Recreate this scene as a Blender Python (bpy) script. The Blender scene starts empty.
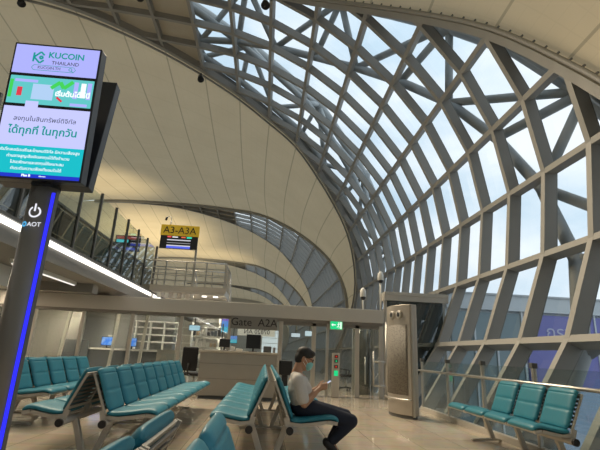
import bpy, bmesh, math, random
from mathutils import Vector, Matrix
random.seed(7)
SC = bpy.context.scene
COL = SC.collection
V = Vector

# ------------------------------------------------------------------ camera
EYE = 1.1
cam_d = bpy.data.cameras.new('camera')
cam = bpy.data.objects.new('camera', cam_d); COL.objects.link(cam)
cam_d.sensor_width = 36.0
cam_d.lens = 36.0 * 440.0 / 600.0
cam_d.clip_start = 0.02; cam_d.clip_end = 2000
_y = V((264 - 300, 352 - 225, 440.0)).normalized()          # the hall's long axis in camera space
_u = V((370 - 300, -1270 - 225, 440.0)); _u = (_u - _y * _u.dot(_y)).normalized()
_x = _y.cross(_u)
M = Matrix((_x, _y, _u))
r_, d_, f_ = M.col[0], M.col[1], M.col[2]
cam.matrix_world = Matrix((( r_.x, -d_.x, -f_.x, 0), (r_.y, -d_.y, -f_.y, 0), (r_.z, -d_.z, -f_.z, EYE), (0, 0, 0, 1)))
SC.camera = cam

# ------------------------------------------------------------------ sky, exposure
W = bpy.data.worlds.new('sky'); SC.world = W; W.use_nodes = True
nt = W.node_tree; nt.nodes.clear()
tc = nt.nodes.new('ShaderNodeTexCoord'); mp = nt.nodes.new('ShaderNodeMapping')
mp.inputs['Scale'].default_value = (2.2, 2.2, 5.0)
nz = nt.nodes.new('ShaderNodeTexNoise'); nz.inputs['Scale'].default_value = 1.6; nz.inputs['Detail'].default_value = 7
rp = nt.nodes.new('ShaderNodeValToRGB')
rp.color_ramp.elements[0].position = 0.36; rp.color_ramp.elements[0].color = (0.47, 0.61, 0.73, 1)
rp.color_ramp.elements[1].position = 0.64; rp.color_ramp.elements[1].color = (0.74, 0.80, 0.85, 1)
bg = nt.nodes.new('ShaderNodeBackground'); bg.inputs['Strength'].default_value = 1.9
wo = nt.nodes.new('ShaderNodeOutputWorld')
for a, b in ((tc.outputs['Generated'], mp.inputs['Vector']), (mp.outputs[0], nz.inputs['Vector']), (nz.outputs['Fac'], rp.inputs[0]),
             (rp.outputs[0], bg.inputs['Color']), (bg.outputs[0], wo.inputs[0])):
    nt.links.new(a, b)
SC.view_settings.view_transform = 'Standard'; SC.view_settings.look = 'None'
SC.view_settings.gamma = 1.0; SC.view_settings.use_curve_mapping = False
SC.view_settings.exposure = 0.28
SC.cycles.transparent_max_bounces = 20

# ------------------------------------------------------------------ materials
def mat(name, col, rough=0.5, metal=0.0, emit=None, estr=1.0, noise=0.0, nscale=6.0, bump=0.0, coat=0.0, spec=0.5):
    m = bpy.data.materials.new(name); m.use_nodes = True
    n = m.node_tree; b = n.nodes['Principled BSDF']
    b.inputs['Base Color'].default_value = (*col, 1); b.inputs['Roughness'].default_value = rough
    b.inputs['Metallic'].default_value = metal; b.inputs['Coat Weight'].default_value = coat
    b.inputs['Specular IOR Level'].default_value = spec
    if emit:
        b.inputs['Emission Color'].default_value = (*emit, 1); b.inputs['Emission Strength'].default_value = estr
    if noise or bump:
        c = n.nodes.new('ShaderNodeTexCoord'); t = n.nodes.new('ShaderNodeTexNoise')
        t.inputs['Scale'].default_value = nscale; t.inputs['Detail'].default_value = 5
        n.links.new(c.outputs['Object'], t.inputs['Vector'])
        if noise:
            mx = n.nodes.new('ShaderNodeMix'); mx.data_type = 'RGBA'
            mx.inputs[6].default_value = (*[x * (1 - noise) for x in col], 1)
            mx.inputs[7].default_value = (*[min(1, x * (1 + noise)) for x in col], 1)
            n.links.new(t.outputs['Fac'], mx.inputs[0]); n.links.new(mx.outputs[2], b.inputs['Base Color'])
        if bump:
            bp = n.nodes.new('ShaderNodeBump'); bp.inputs['Strength'].default_value = bump; bp.inputs['Distance'].default_value = 0.01
            n.links.new(t.outputs['Fac'], bp.inputs['Height']); n.links.new(bp.outputs[0], b.inputs['Normal'])
    return m

def glass_mat(name, tint, refl=0.06, rough=0.0):
    m = bpy.data.materials.new(name); m.use_nodes = True
    n = m.node_tree; n.nodes.clear()
    t = n.nodes.new('ShaderNodeBsdfTransparent'); t.inputs[0].default_value = (*tint, 1)
    g = n.nodes.new('ShaderNodeBsdfGlossy'); g.inputs['Roughness'].default_value = rough; g.inputs['Color'].default_value = (0.95, 0.95, 0.95, 1)
    fr = n.nodes.new('ShaderNodeLayerWeight'); fr.inputs['Blend'].default_value = 0.5      # facing: the same from either side of the pane
    pw = n.nodes.new('ShaderNodeMath'); pw.operation = 'POWER'; pw.inputs[1].default_value = 5.0
    ml = n.nodes.new('ShaderNodeMath'); ml.operation = 'MULTIPLY_ADD'; ml.inputs[1].default_value = 0.7; ml.inputs[2].default_value = refl
    ml.use_clamp = True
    mx = n.nodes.new('ShaderNodeMixShader'); o = n.nodes.new('ShaderNodeOutputMaterial')
    n.links.new(fr.outputs['Facing'], pw.inputs[0]); n.links.new(pw.outputs[0], ml.inputs[0]); n.links.new(ml.outputs[0], mx.inputs[0])
    n.links.new(t.outputs[0], mx.inputs[1]); n.links.new(g.outputs[0], mx.inputs[2]); n.links.new(mx.outputs[0], o.inputs[0])
    return m

def emis(name, col, s=1.0):
    m = bpy.data.materials.new(name); m.use_nodes = True
    n = m.node_tree; n.nodes.clear()
    e = n.nodes.new('ShaderNodeEmission'); e.inputs[0].default_value = (*col, 1); e.inputs[1].default_value = s
    o = n.nodes.new('ShaderNodeOutputMaterial'); n.links.new(e.outputs[0], o.inputs[0])
    return m

STEEL = mat('painted_steel', (0.30, 0.292, 0.272), 0.55, noise=0.06, nscale=3)
TRUSS = mat('truss_paint', (0.42, 0.44, 0.44), 0.6, noise=0.06)
DARKSTEEL = mat('dark_steel', (0.10, 0.10, 0.095), 0.45)
CELL = mat('roof_panel', (0.50, 0.45, 0.36), 0.7, noise=0.05)
ALU = mat('brushed_aluminium', (0.55, 0.53, 0.49), 0.34, 0.85, noise=0.05, nscale=20)
ALUP = mat('painted_aluminium', (0.52, 0.48, 0.42), 0.38, 0.3, noise=0.04)
SEATMETAL = mat('cast_seat_metal', (0.50, 0.47, 0.42), 0.4, 0.45, noise=0.05)
TEAL = mat('teal_vinyl', (0.026, 0.195, 0.265), 0.42, noise=0.10, nscale=9, bump=0.05, spec=0.35)
BLACK = mat('black_plastic', (0.012, 0.012, 0.014), 0.45)
CHAIRB = mat('black_fabric', (0.015, 0.015, 0.017), 0.85)
BEZEL = mat('display_bezel', (0.018, 0.020, 0.026), 0.35)
POLE = mat('kiosk_pole', (0.20, 0.185, 0.165), 0.4, 0.2)
WHITE = mat('white_paint', (0.75, 0.74, 0.70), 0.4)
GREYW = mat('grey_wall_panel', (0.33, 0.33, 0.32), 0.6, noise=0.05, nscale=1.5)
PALEW = mat('pale_wall_panel', (0.55, 0.53, 0.49), 0.6, noise=0.05, nscale=1.5)
STONE = mat('stone_clad_wall', (0.30, 0.285, 0.255), 0.7, noise=0.15, nscale=12)
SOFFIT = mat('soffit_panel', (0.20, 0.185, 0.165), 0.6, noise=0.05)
DESK = mat('desk_laminate', (0.35, 0.325, 0.29), 0.35, 0.25, noise=0.07, nscale=4)
DCOUNT = mat('dark_counter', (0.10, 0.105, 0.11), 0.5, noise=0.05)
YELLOW = mat('sign_yellow', (0.62, 0.42, 0.03), 0.45, emit=(0.62, 0.42, 0.03), estr=0.12)
SIGNGREY = mat('sign_grey', (0.22, 0.21, 0.19), 0.5)
SIGNWHITE = mat('sign_cream', (0.75, 0.72, 0.64), 0.5, emit=(0.75, 0.72, 0.64), estr=0.3)
INK = mat('sign_black', (0.01, 0.01, 0.01), 0.5)
GLASS = glass_mat('facade_glass', (0.58, 0.59, 0.59), 0.05)
GGLASS = glass_mat('partition_glass', (0.90, 0.93, 0.92), 0.07)
RGLASS = glass_mat('railing_glass', (0.86, 0.91, 0.90), 0.06)
LGLASS = glass_mat('grey_glass', (0.52, 0.55, 0.54), 0.07)
DGLASS = glass_mat('tinted_glass', (0.30, 0.35, 0.36), 0.09)
STRIP = emis('strip_light', (1.0, 0.96, 0.88), 2.2)
LED = emis('blue_led', (0.03, 0.03, 1.0), 1.1)
LEDW = emis('white_glow', (0.9, 0.92, 1.0), 0.85)
GREENE = emis('exit_green', (0.02, 0.62, 0.22), 0.9)
REDE = emis('red_light', (0.8, 0.05, 0.03), 0.7)
SKIN = mat('skin', (0.42, 0.23, 0.14), 0.55)
HAIR = mat('black_hair', (0.012, 0.010, 0.009), 0.6)
SHIRT = mat('grey_tshirt', (0.52, 0.50, 0.475), 0.9, noise=0.08, nscale=60)
NAVY = mat('navy_trousers', (0.012, 0.017, 0.035), 0.85)
MASK = mat('teal_face_mask', (0.22, 0.52, 0.50), 0.8)
SHOE = mat('black_shoe', (0.02, 0.018, 0.018), 0.6)

def membrane_mat():
    m = bpy.data.materials.new('membrane_fabric'); m.use_nodes = True
    n = m.node_tree; n.nodes.clear()
    uv = n.nodes.new('ShaderNodeUVMap'); sp = n.nodes.new('ShaderNodeSeparateXYZ'); n.links.new(uv.outputs[0], sp.inputs[0])
    def math_(op, a, b=None):
        q = n.nodes.new('ShaderNodeMath'); q.operation = op
        for i, x in enumerate((a, b)):
            if x is None: continue
            if isinstance(x, (int, float)): q.inputs[i].default_value = x
            else: n.links.new(x, q.inputs[i])
        return q.outputs[0]
    def line(sock, width):
        fr = math_('FRACT', sock)
        return math_('LESS_THAN', math_('ABSOLUTE', math_('SUBTRACT', fr, 0.5)), width)
    seam = line(sp.outputs[0], 0.020)
    fine = line(math_('MULTIPLY', sp.outputs[0], 5.0), 0.03)
    cross = line(math_('MULTIPLY', sp.outputs[1], 13.0), 0.03)
    fac = math_('ADD', math_('MULTIPLY', seam, 0.42), math_('MULTIPLY', math_('MAXIMUM', fine, cross), 0.05))
    nz = n.nodes.new('ShaderNodeTexNoise'); nz.inputs['Scale'].default_value = 0.5; nz.inputs['Detail'].default_value = 4
    c = n.nodes.new('ShaderNodeTexCoord'); n.links.new(c.outputs['Object'], nz.inputs['Vector'])
    mx0 = n.nodes.new('ShaderNodeMix'); mx0.data_type = 'RGBA'
    mx0.inputs[6].default_value = (0.56, 0.455, 0.30, 1); mx0.inputs[7].default_value = (0.66, 0.55, 0.375, 1)
    n.links.new(nz.outputs['Fac'], mx0.inputs[0])
    mx = n.nodes.new('ShaderNodeMix'); mx.data_type = 'RGBA'; mx.inputs[7].default_value = (0.16, 0.14, 0.10, 1)
    n.links.new(fac, mx.inputs[0]); n.links.new(mx0.outputs[2], mx.inputs[6])
    d = n.nodes.new('ShaderNodeBsdfDiffuse'); t = n.nodes.new('ShaderNodeBsdfTranslucent')
    ms = n.nodes.new('ShaderNodeMixShader'); ms.inputs[0].default_value = 0.18
    o = n.nodes.new('ShaderNodeOutputMaterial')
    n.links.new(mx.outputs[2], d.inputs[0]); n.links.new(mx.outputs[2], t.inputs[0])
    n.links.new(d.outputs[0], ms.inputs[1]); n.links.new(t.outputs[0], ms.inputs[2]); n.links.new(ms.outputs[0], o.inputs[0])
    return m
MEMB = membrane_mat()

def floor_mat():
    m = mat('polished_floor', (0.5, 0.42, 0.32), 0.10, spec=0.5)
    n = m.node_tree; b = n.nodes['Principled BSDF']
    c = n.nodes.new('ShaderNodeTexCoord'); br = n.nodes.new('ShaderNodeTexBrick')
    br.offset = 0.0; br.inputs['Scale'].default_value = 1.0
    br.inputs['Brick Width'].default_value = 0.6; br.inputs['Row Height'].default_value = 0.6
    br.inputs['Mortar Size'].default_value = 0.005
    br.inputs['Color1'].default_value = (0.56, 0.48, 0.375, 1); br.inputs['Color2'].default_value = (0.64, 0.555, 0.44, 1)
    br.inputs['Mortar'].default_value = (0.34, 0.29, 0.22, 1)
    nz = n.nodes.new('ShaderNodeTexNoise'); nz.inputs['Scale'].default_value = 5; nz.inputs['Detail'].default_value = 8
    mx = n.nodes.new('ShaderNodeMix'); mx.data_type = 'RGBA'; mx.blend_type = 'MULTIPLY'; mx.inputs[0].default_value = 0.35
    n.links.new(c.outputs['Object'], br.inputs['Vector']); n.links.new(c.outputs['Object'], nz.inputs['Vector'])
    n.links.new(br.outputs['Color'], mx.inputs[6]); n.links.new(nz.outputs['Color'], mx.inputs[7]); n.links.new(mx.outputs[2], b.inputs['Base Color'])
    return m
FLOOR = floor_mat()

def perf_mat():
    m = mat('perforated_metal', (0.2, 0.18, 0.155), 0.7, 0.0)
    n = m.node_tree; b = n.nodes['Principled BSDF']
    c = n.nodes.new('ShaderNodeTexCoord'); v = n.nodes.new('ShaderNodeTexVoronoi'); v.inputs['Scale'].default_value = 45
    r = n.nodes.new('ShaderNodeValToRGB'); r.color_ramp.elements[0].position = 0.25; r.color_ramp.elements[0].color = (0.05, 0.045, 0.04, 1)
    r.color_ramp.elements[1].position = 0.45; r.color_ramp.elements[1].color = (0.21, 0.19, 0.16, 1)
    n.links.new(c.outputs['Object'], v.inputs['Vector']); n.links.new(v.outputs['Distance'], r.inputs[0]); n.links.new(r.outputs[0], b.inputs['Base Color'])
    return m
PERF = perf_mat()

# ------------------------------------------------------------------ mesh helpers
def wl(o):
    p = V((0, 0, 0))
    while o is not None:
        p = p + o.location; o = o.parent
    return p

class MB:
    def __init__(s): s.v = []; s.f = []; s.T = None
    def add(s, vs, fs):
        k = len(s.v)
        for p in vs:
            p = V(p); s.v.append(s.T @ p if s.T is not None else p)
        s.f += [tuple(i + k for i in f) for f in fs]
        return s
    def box(s, a, b):
        x0, y0, z0 = a; x1, y1, z1 = b
        return s.add([(x0,y0,z0),(x1,y0,z0),(x1,y1,z0),(x0,y1,z0),(x0,y0,z1),(x1,y0,z1),(x1,y1,z1),(x0,y1,z1)],
                     [(3,2,1,0),(4,5,6,7),(0,1,5,4),(1,2,6,5),(2,3,7,6),(3,0,4,7)])
    def bar(s, p, q, w, d, up):          # box section along p->q: width w, depth d from the line towards 'up'
        p, q, up = V(p), V(q), V(up); t = (q - p).normalized(); side = t.cross(up).normalized(); n = side.cross(t).normalized()
        vs = []
        for c in (p, q):
            vs += [c - side * w / 2, c + side * w / 2, c + side * w / 2 + n * d, c - side * w / 2 + n * d]
        return s.add(vs, [(0,1,2,3),(7,6,5,4),(0,4,5,1),(1,5,6,2),(2,6,7,3),(3,7,4,0)])
    def sweep(s, pts, ups, w, d):        # box section along a polyline, one 'up' per point
        n = len(pts); vs = []; fs = []
        for i in range(n):
            t = (V(pts[min(i+1,n-1)]) - V(pts[max(i-1,0)])).normalized(); up = V(ups[i])
            side = t.cross(up).normalized(); c = V(pts[i]); nn = side.cross(t).normalized()
            vs += [c - side*w/2, c + side*w/2, c + side*w/2 + nn*d, c - side*w/2 + nn*d]
        for i in range(n-1):
            a = 4*i; b = a+4
            for j in range(4):
                k = (j+1) % 4; fs.append((a+j, b+j, b+k, a+k))
        fs += [(0,1,2,3), (4*n-1,4*n-2,4*n-3,4*n-4)]
        return s.add(vs, fs)
    def tube(s, pts, r, n=10, caps=True):
        pts = [V(p) for p in pts]; m = len(pts); vs = []; fs = []
        rs = r if isinstance(r, (list, tuple)) else [r]*m
        t0 = (pts[1]-pts[0]).normalized(); a = t0.orthogonal().normalized()
        for i in range(m):
            t = (pts[min(i+1,m-1)] - pts[max(i-1,0)]).normalized()
            a = (a - t*a.dot(t)).normalized(); b = t.cross(a)
            for j in range(n):
                th = 2*math.pi*j/n; vs.append(pts[i] + (a*math.cos(th) + b*math.sin(th))*rs[i])
        for i in range(m-1):
            for j in range(n):
                k = (j+1) % n; fs.append((i*n+j, i*n+k, (i+1)*n+k, (i+1)*n+j))
        if caps: fs += [tuple(range(n-1,-1,-1)), tuple(range((m-1)*n, m*n))]
        return s.add(vs, fs)
    def prism(s, poly, z0, z1):          # horizontal polygon extruded up
        n = len(poly)
        vs = [(x,y,z0) for x,y in poly] + [(x,y,z1) for x,y in poly]
        return s.add(vs, [tuple(range(n-1,-1,-1)), tuple(range(n,2*n))] + [(i,(i+1)%n,n+(i+1)%n,n+i) for i in range(n)])
    def ell(s, c, r, R=None, nu=16, nv=10):
        vs = []; fs = []; c = V(c)
        for i in range(nv+1):
            ph = math.pi*i/nv
            for j in range(nu):
                th = 2*math.pi*j/nu
                p = V((r[0]*math.sin(ph)*math.cos(th), r[1]*math.sin(ph)*math.sin(th), r[2]*math.cos(ph)))
                vs.append(c + (R @ p if R is not None else p))
        for i in range(nv):
            for j in range(nu):
                k = (j+1) % nu; fs.append((i*nu+j, (i+1)*nu+j, (i+1)*nu+k, i*nu+k))
        return s.add(vs, fs)
    def limb(s, p, q, r0, r1):           # tapered capsule
        p, q = V(p), V(q)
        s.tube([p, q], [r0, r1], 14); s.ell(p, (r0,)*3, nu=14, nv=8); s.ell(q, (r1,)*3, nu=14, nv=8); return s
    def build(s, name, m, parent=None, smooth=False, bevel=0.0, seg=2, sub=0, auto=None):
        if parent is None:
            xs = [p.x for p in s.v]; ys = [p.y for p in s.v]; zs = [p.z for p in s.v]
            o0 = V(((min(xs)+max(xs))/2, (min(ys)+max(ys))/2, min(zs)))
        else: o0 = wl(parent)
        me = bpy.data.meshes.new(name); me.from_pydata([tuple(p-o0) for p in s.v], [], s.f); me.update()
        bm = bmesh.new(); bm.from_mesh(me); bmesh.ops.remove_doubles(bm, verts=bm.verts, dist=1e-5)
        bmesh.ops.recalc_face_normals(bm, faces=bm.faces); bm.to_mesh(me); bm.free()
        me.materials.append(m)
        if smooth:
            for p in me.polygons: p.use_smooth = True
        o = bpy.data.objects.new(name, me); COL.objects.link(o)
        if parent is None: o.location = o0
        else: o.parent = parent
        if bevel:
            b = o.modifiers.new('bevel', 'BEVEL'); b.width = bevel; b.segments = seg; b.limit_method = 'ANGLE'
        if sub:
            b = o.modifiers.new('sub', 'SUBSURF'); b.levels = sub; b.render_levels = sub
        return o

def tag(o, label=None, cat=None, group=None, kind=None):
    if label: o['label'] = label
    if cat: o['category'] = cat
    if group: o['group'] = group
    if kind: o['kind'] = kind
    return o
def thing(name, loc, label, cat, group=None):
    o = bpy.data.objects.new(name, None); COL.objects.link(o); o.location = loc; o.empty_display_size = 0.1
    return tag(o, label, cat, group)
def struct(o): o['kind'] = 'structure'; return o
def bx(name, a, b, m, parent=None, bevel=0.0):
    return MB().box(a, b).build(name, m, parent, bevel=bevel)
def copy_tree(o, parent=None):
    c = o.copy(); COL.objects.link(c)
    if parent is not None: c.parent = parent
    for ch in [q for q in bpy.data.objects if q.parent == o]: copy_tree(ch, c)
    return c

def text(s, size, origin, right, up, m, parent, name='lettering', align='CENTER', thick=0.0, squash=1.0):
    cu = bpy.data.curves.new('t', 'FONT'); cu.body = s; cu.size = size; cu.align_x = align; cu.align_y = 'CENTER'; cu.extrude = 0.0008
    cu.offset = thick; cu.resolution_u = 3
    to = bpy.data.objects.new('t', cu); COL.objects.link(to)
    dg = bpy.context.evaluated_depsgraph_get()
    me = bpy.data.meshes.new_from_object(to.evaluated_get(dg)); bpy.data.objects.remove(to); bpy.data.curves.remove(cu)
    r = V(right).normalized(); u = V(up).normalized(); n = r.cross(u)
    R = Matrix(((r.x,u.x,n.x),(r.y,u.y,n.y),(r.z,u.z,n.z)))
    o0 = wl(parent); org = V(origin)
    for v in me.vertices:
        c = V((v.co.x*squash, v.co.y, v.co.z)); v.co = R @ c + org - o0
    me.materials.clear(); me.materials.append(m); me.name = name
    o = bpy.data.objects.new(name, me); COL.objects.link(o); o.parent = parent
    return o

# ------------------------------------------------------------------ the vault: profile and lens edges
H = [10,19,28,37,45,53,65,80,97,111,123]; LC = [1.7,1.7,1.8,1.8,1.8,1.8,1.8,1.8,1.9,1.9,2.1]
S = [V((-3.85, 14.09))]
for a, l in zip(H, LC): S.append(S[-1] + V((math.cos(math.radians(a))*l, -math.sin(math.radians(a))*l)))
left = []
p = S[0].copy()
for a in [7,5,3,2,1,0,-2,-4]:
    p = p - V((math.cos(math.radians(a))*1.7, -math.sin(math.radians(a))*1.7)); left.insert(0, p)
S = left + S                                             # 20 lens points, tip .. foot
NEAR = [15.1,15.0,14.9,14.8,14.7,14.55,14.35,14.1,13.85,13.35,12.77,12.03,10.96,9.72,8.44,7.31,6.1,4.9,4.1,3.8]
FAR  = [15.2,15.2,15.2,15.25,15.35,15.8,16.6,17.6,18.8,20.16,21.4,22.3,23.8,25.1,26.3,27.8,29.0,30.0,30.5,30.6]
LEFT2 = []
p = S[0].copy()
for a in [-9,-16,-25,-35,-47,-60,-73,-84,-90]:
    p = p - V((math.cos(math.radians(a))*1.8, -math.sin(math.radians(a))*1.8)); LEFT2.insert(0, p)
FULL = LEFT2 + S
FN = [15.15]*len(LEFT2) + NEAR; FF = [15.15]*len(LEFT2) + FAR
T = 27.0
def normal(pts, i):
    t = (pts[min(i+1,len(pts)-1)] - pts[max(i-1,0)]).normalized(); return V((-t.y, t.x))      # outward
def P3(q, y): return V((q.x, y, q.y))
def N3(n): return V((n.x, 0, n.y))
def cr(a, i, t):                                         # Catmull-Rom through list a
    g = lambda j: a[max(0, min(len(a)-1, j))]
    p0, p1, p2, p3 = g(i-1), g(i), g(i+1), g(i+2)
    return 0.5*((2*p1) + (p2-p0)*t + (2*p0-5*p1+4*p2-p3)*t*t + (3*p1-p0-3*p2+p3)*t*t*t)

def membrane(n):                                         # fabric bay between lens n-1 and lens n
    rows = []; us = []; nt_ = 10; K = len(FULL)
    for i in range(K-1):
        for s in range(4 if i < K-2 else 5):
            t = s/4; q = cr(FULL, i, t); y1 = cr(FN, i, t) + (n-1)*T; y0 = cr(FF, i, t) + (n-2)*T
            tan = (cr(FULL, i, min(1, t+.05)) - cr(FULL, i, max(0, t-.05))).normalized(); nn = V((-tan.y, tan.x))
            row = []
            for j in range(nt_+1):
                v = j/nt_; sag = -0.035*max(0.3, (y1-y0))*math.sin(math.pi*v)
                row.append(P3(q + nn*(0.16 + sag), y0 + (y1-y0)*v))
            rows.append(row); us.append(i+t)
    me = bpy.data.meshes.new('ceiling'); vs = [p for r in rows for p in r]; fs = []
    for a in range(len(rows)-1):
        for b in range(nt_):
            fs.append((a*(nt_+1)+b, (a+1)*(nt_+1)+b, (a+1)*(nt_+1)+b+1, a*(nt_+1)+b+1))
    o0 = V((0, (n-1.5)*T + 15.15, 0))
    me.from_pydata([tuple(p-o0) for p in vs], [], fs); uv = me.uv_layers.new(name='UVMap')
    for lp in me.loops:
        a, b = divmod(lp.vertex_index, nt_+1); uv.data[lp.index].uv = (us[a]+0.5, b/nt_)
    for p in me.polygons: p.use_smooth = True
    me.materials.append(MEMB); o = bpy.data.objects.new('ceiling', me); COL.objects.link(o); o.location = o0
    return struct(o)
for n in range(0, 6): membrane(n)

def lens(n, detail=True):
    dy = (n-1)*T; K = len(S); g = MB(); c = MB()
    for k in range(K-1):
        n0, n1 = N3(normal(S,k)), N3(normal(S,k+1)); off = 0.27
        q = [P3(S[k],NEAR[k]+dy)+n0*off, P3(S[k],FAR[k]+dy)+n0*off, P3(S[k+1],FAR[k+1]+dy)+n1*off, P3(S[k+1],NEAR[k+1]+dy)+n1*off]
        (c if k < 8 else g).add(q, [(0,1,2,3)])
    go = struct(g.build('window_%d' % (n+1), GLASS))
    c.build('roof_panel', CELL, go)
    for k in range(1, K):                                # purlins along the hall
        nn = N3(normal(S,k)); b = MB().bar(P3(S[k],NEAR[k]+dy), P3(S[k],FAR[k]+dy), 0.13, 0.26, nn); b.build('purlin', STEEL, go)
    ylist = [10 + 1.42*j for j in range(-5, 16)]
    for y in ylist:
        b = MB()
        for k in range(K-1):
            def inn(i): return NEAR[i] <= y <= FAR[i]
            a0, a1 = inn(k), inn(k+1)
            if not (a0 or a1): continue
            t0, t1 = 0.0, 1.0
            if a0 != a1:
                e = NEAR if (y < NEAR[k] or y < NEAR[k+1]) else FAR
                tt = (y-e[k])/(e[k+1]-e[k])
                if a0: t1 = tt
                else: t0 = tt
            p0, p1 = S[k].lerp(S[k+1], t0), S[k].lerp(S[k+1], t1)
            if (p1-p0).length < 0.05: continue
            nn = S[k+1]-S[k]; nn = N3(V((-nn.y, nn.x)).normalized())
            b.bar(P3(p0,y+dy), P3(p1,y+dy), 0.14, 0.29, nn)
        if b.v: b.build('rib', STEEL, go)
    for e, sg in ((NEAR,-1),(FAR,1)):                    # arched edge beams with their cable pipe
        pts = [P3(S[k], e[k]+dy) for k in range(K)]; ups = [N3(normal(S,k)) for k in range(K)]
        fine = []; fu = []
        for i in range(K-1):
            for s in range(3):
                fine.append(cr(pts,i,s/3)); fu.append(ups[i].lerp(ups[i+1], s/3))
        fine.append(pts[-1]); fu.append(ups[-1])
        MB().sweep([p - u*0.06 for p,u in zip(fine,fu)], fu, 0.20, 0.5).build('edge_arch', STEEL, go)
        if n == 1:
            pp = [p - u*0.10 + V((0, sg*0.27, 0)) for p,u in zip(fine,fu)]
            MB().tube(pp, 0.055, 8).build('cable_pipe', STEEL, go, smooth=True)
            st = MB()
            for i in range(0, len(pp)-1):
                for t in (0.25, 0.75):
                    a = pp[i].lerp(pp[i+1], t); st.bar(a, a + V((0, sg*0.10, 0)) + fu[i]*0.03, 0.035, 0.035, fu[i])
            st.build('cable_clamps', DARKSTEEL, go)
    return go
for n in (0, 1, 2, 3, 4): lens(n)

# ------------------------------------------------------------------ the hall's ground, walls and upper floor
struct(bx('floor', (-21,-24,-0.3), (3.66,112,0.0), FLOOR))
struct(bx('ground', (-150,-150,-4.7), (250,300,-4.5), mat('apron_concrete', (0.32,0.32,0.31), 0.85, noise=0.1, nscale=0.2)))
struct(bx('wall_back', (-25,112,-0.3), (7,112.3,16), PALEW)); struct(bx('wall_front', (-25,-24.3,-0.3), (7,-24,16), PALEW))
struct(bx('wall_left', (-9.3,-24,0), (-9.1,112,2.52), GREYW))
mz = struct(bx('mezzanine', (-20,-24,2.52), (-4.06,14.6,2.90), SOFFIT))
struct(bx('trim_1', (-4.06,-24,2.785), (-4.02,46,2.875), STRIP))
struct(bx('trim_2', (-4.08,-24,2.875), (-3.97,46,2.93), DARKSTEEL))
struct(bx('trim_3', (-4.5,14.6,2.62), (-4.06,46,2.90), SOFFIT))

# ------------------------------------------------------------------ outside: trusses, boarding bridge
def truss(edge, sg, label):
    root = thing('roof_truss', (3.9, 17, -4.5), label, 'truss', 'tubular trusses outside the glazing')
    ks = list(range(4, len(S)))
    outer = {}; inner = {}; inner2 = {}
    for k in ks:
        n_ = N3(normal(S, k))
        outer[k] = P3(S[k], edge[k] + sg*1.5) + n_*1.9
        inner[k] = P3(S[k], edge[k] + sg*0.35) + n_*0.55
        inner2[k] = P3(S[k], edge[k] + sg*3.4) + n_*0.55
    foot = V((3.9, edge[-1] + sg*1.5, -4.5))
    MB().tube([outer[k] for k in ks] + [foot], 0.26, 12).build('outer_chord', TRUSS, root, smooth=True)
    MB().tube([inner[k] for k in ks], 0.17, 10).build('inner_chord', TRUSS, root, smooth=True)
    MB().tube([inner2[k] for k in ks[3:]], 0.15, 10).build('inner_chord', TRUSS, root, smooth=True)
    for k in ks[1:-1:2]:
        MB().ell(outer[k], (0.36,)*3).build('node', TRUSS, root, smooth=True)
        for d in (-1, 0, 1):
            MB().tube([outer[k], inner[k+d]], 0.13, 8).build('web_tube', TRUSS, root, smooth=True)
            if k + d >= ks[3]: MB().tube([outer[k], inner2[k+d]], 0.13, 8).build('web_tube', TRUSS, root, smooth=True)
truss(NEAR, 1, 'grey tubular steel truss outside the glass at the near end of the glazing')
truss(FAR, -1, 'grey tubular steel truss outside the glass at the far end of the glazing')

br = thing('boarding_bridge', (16, 19, -4.5), 'long white boarding bridge with purple banners seen through the lower windows', 'boarding bridge')
BRP = mat('bridge_cladding', (0.62, 0.66, 0.68), 0.5, noise=0.04)
PURP = mat('purple_banner', (0.20, 0.20, 0.50), 0.5, noise=0.15, nscale=0.5)
PALEB = mat('pale_blue_banner', (0.42, 0.52, 0.68), 0.5, noise=0.15, nscale=0.7)
BGL = mat('bridge_window', (0.20, 0.27, 0.29), 0.15, noise=0.2, nscale=0.4)
bx('roof_parapet', (7.2,17.4,3.15), (45,22.6,3.75), BRP, br); bx('coping', (7.15,17.35,3.75), (45,22.65,3.82), mat('coping', (0.5,0.53,0.55), 0.5), br)
bx('body', (7.2,17.6,-2.6), (45,22.4,3.15), BRP, br)
bx('window_band', (7.4,17.5,-1.6), (10.3,17.6,3.05), BGL, br); 
bn = bx('banner', (10.5,17.48,0.3), (20,17.6,3.05), PURP, br); bx('banner', (10.5,17.48,-2.0), (20,17.6,0.28), PALEB, br)
BWH = mat('banner_white', (0.55,0.55,0.72), 0.6)
text('กรุง', 0.75, (11.9,17.46,2.35), (1,0,0), (0,0,1), BWH, br); text('เดินทาง', 0.55, (13.4,17.46,-0.8), (1,0,0), (0,0,1), BWH, br)
for x in (8.3, 9.2, 10.3, 13.4, 16.6, 20.0): bx('mullion', (x,17.44,-2.6), (x+0.07,17.5,3.15), BRP, br)
for x in (9, 20, 32): bx('column', (x,19.5,-4.5), (x+0.7,20.3,-2.6), BRP, br)

# ------------------------------------------------------------------ mezzanine: tall glass screen, seats, landing, sign
scr = thing('glass_balustrade', (-4.02, 10, 2.93), 'tall glass balustrade with dark posts along the upper floor edge', 'balustrade')
ys = [2.73 + 1.05*i for i in range(12)]
for i, y in enumerate(ys):
    MB().box((-4.05,y-0.025,2.93), (-3.99,y+0.025,4.50)).build('post', DARKSTEEL, scr)
    bx('glass_pane', (-4.026,y+0.03,3.62), (-4.014,y+1.02,4.42), RGLASS, scr); bx('lower_pane', (-4.026,y+0.03,2.95), (-4.014,y+1.02,3.60), LGLASS, scr)
bx('handrail', (-4.09,2.7,3.60), (-4.04,14.6,3.66), DARKSTEEL, scr)

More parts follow.
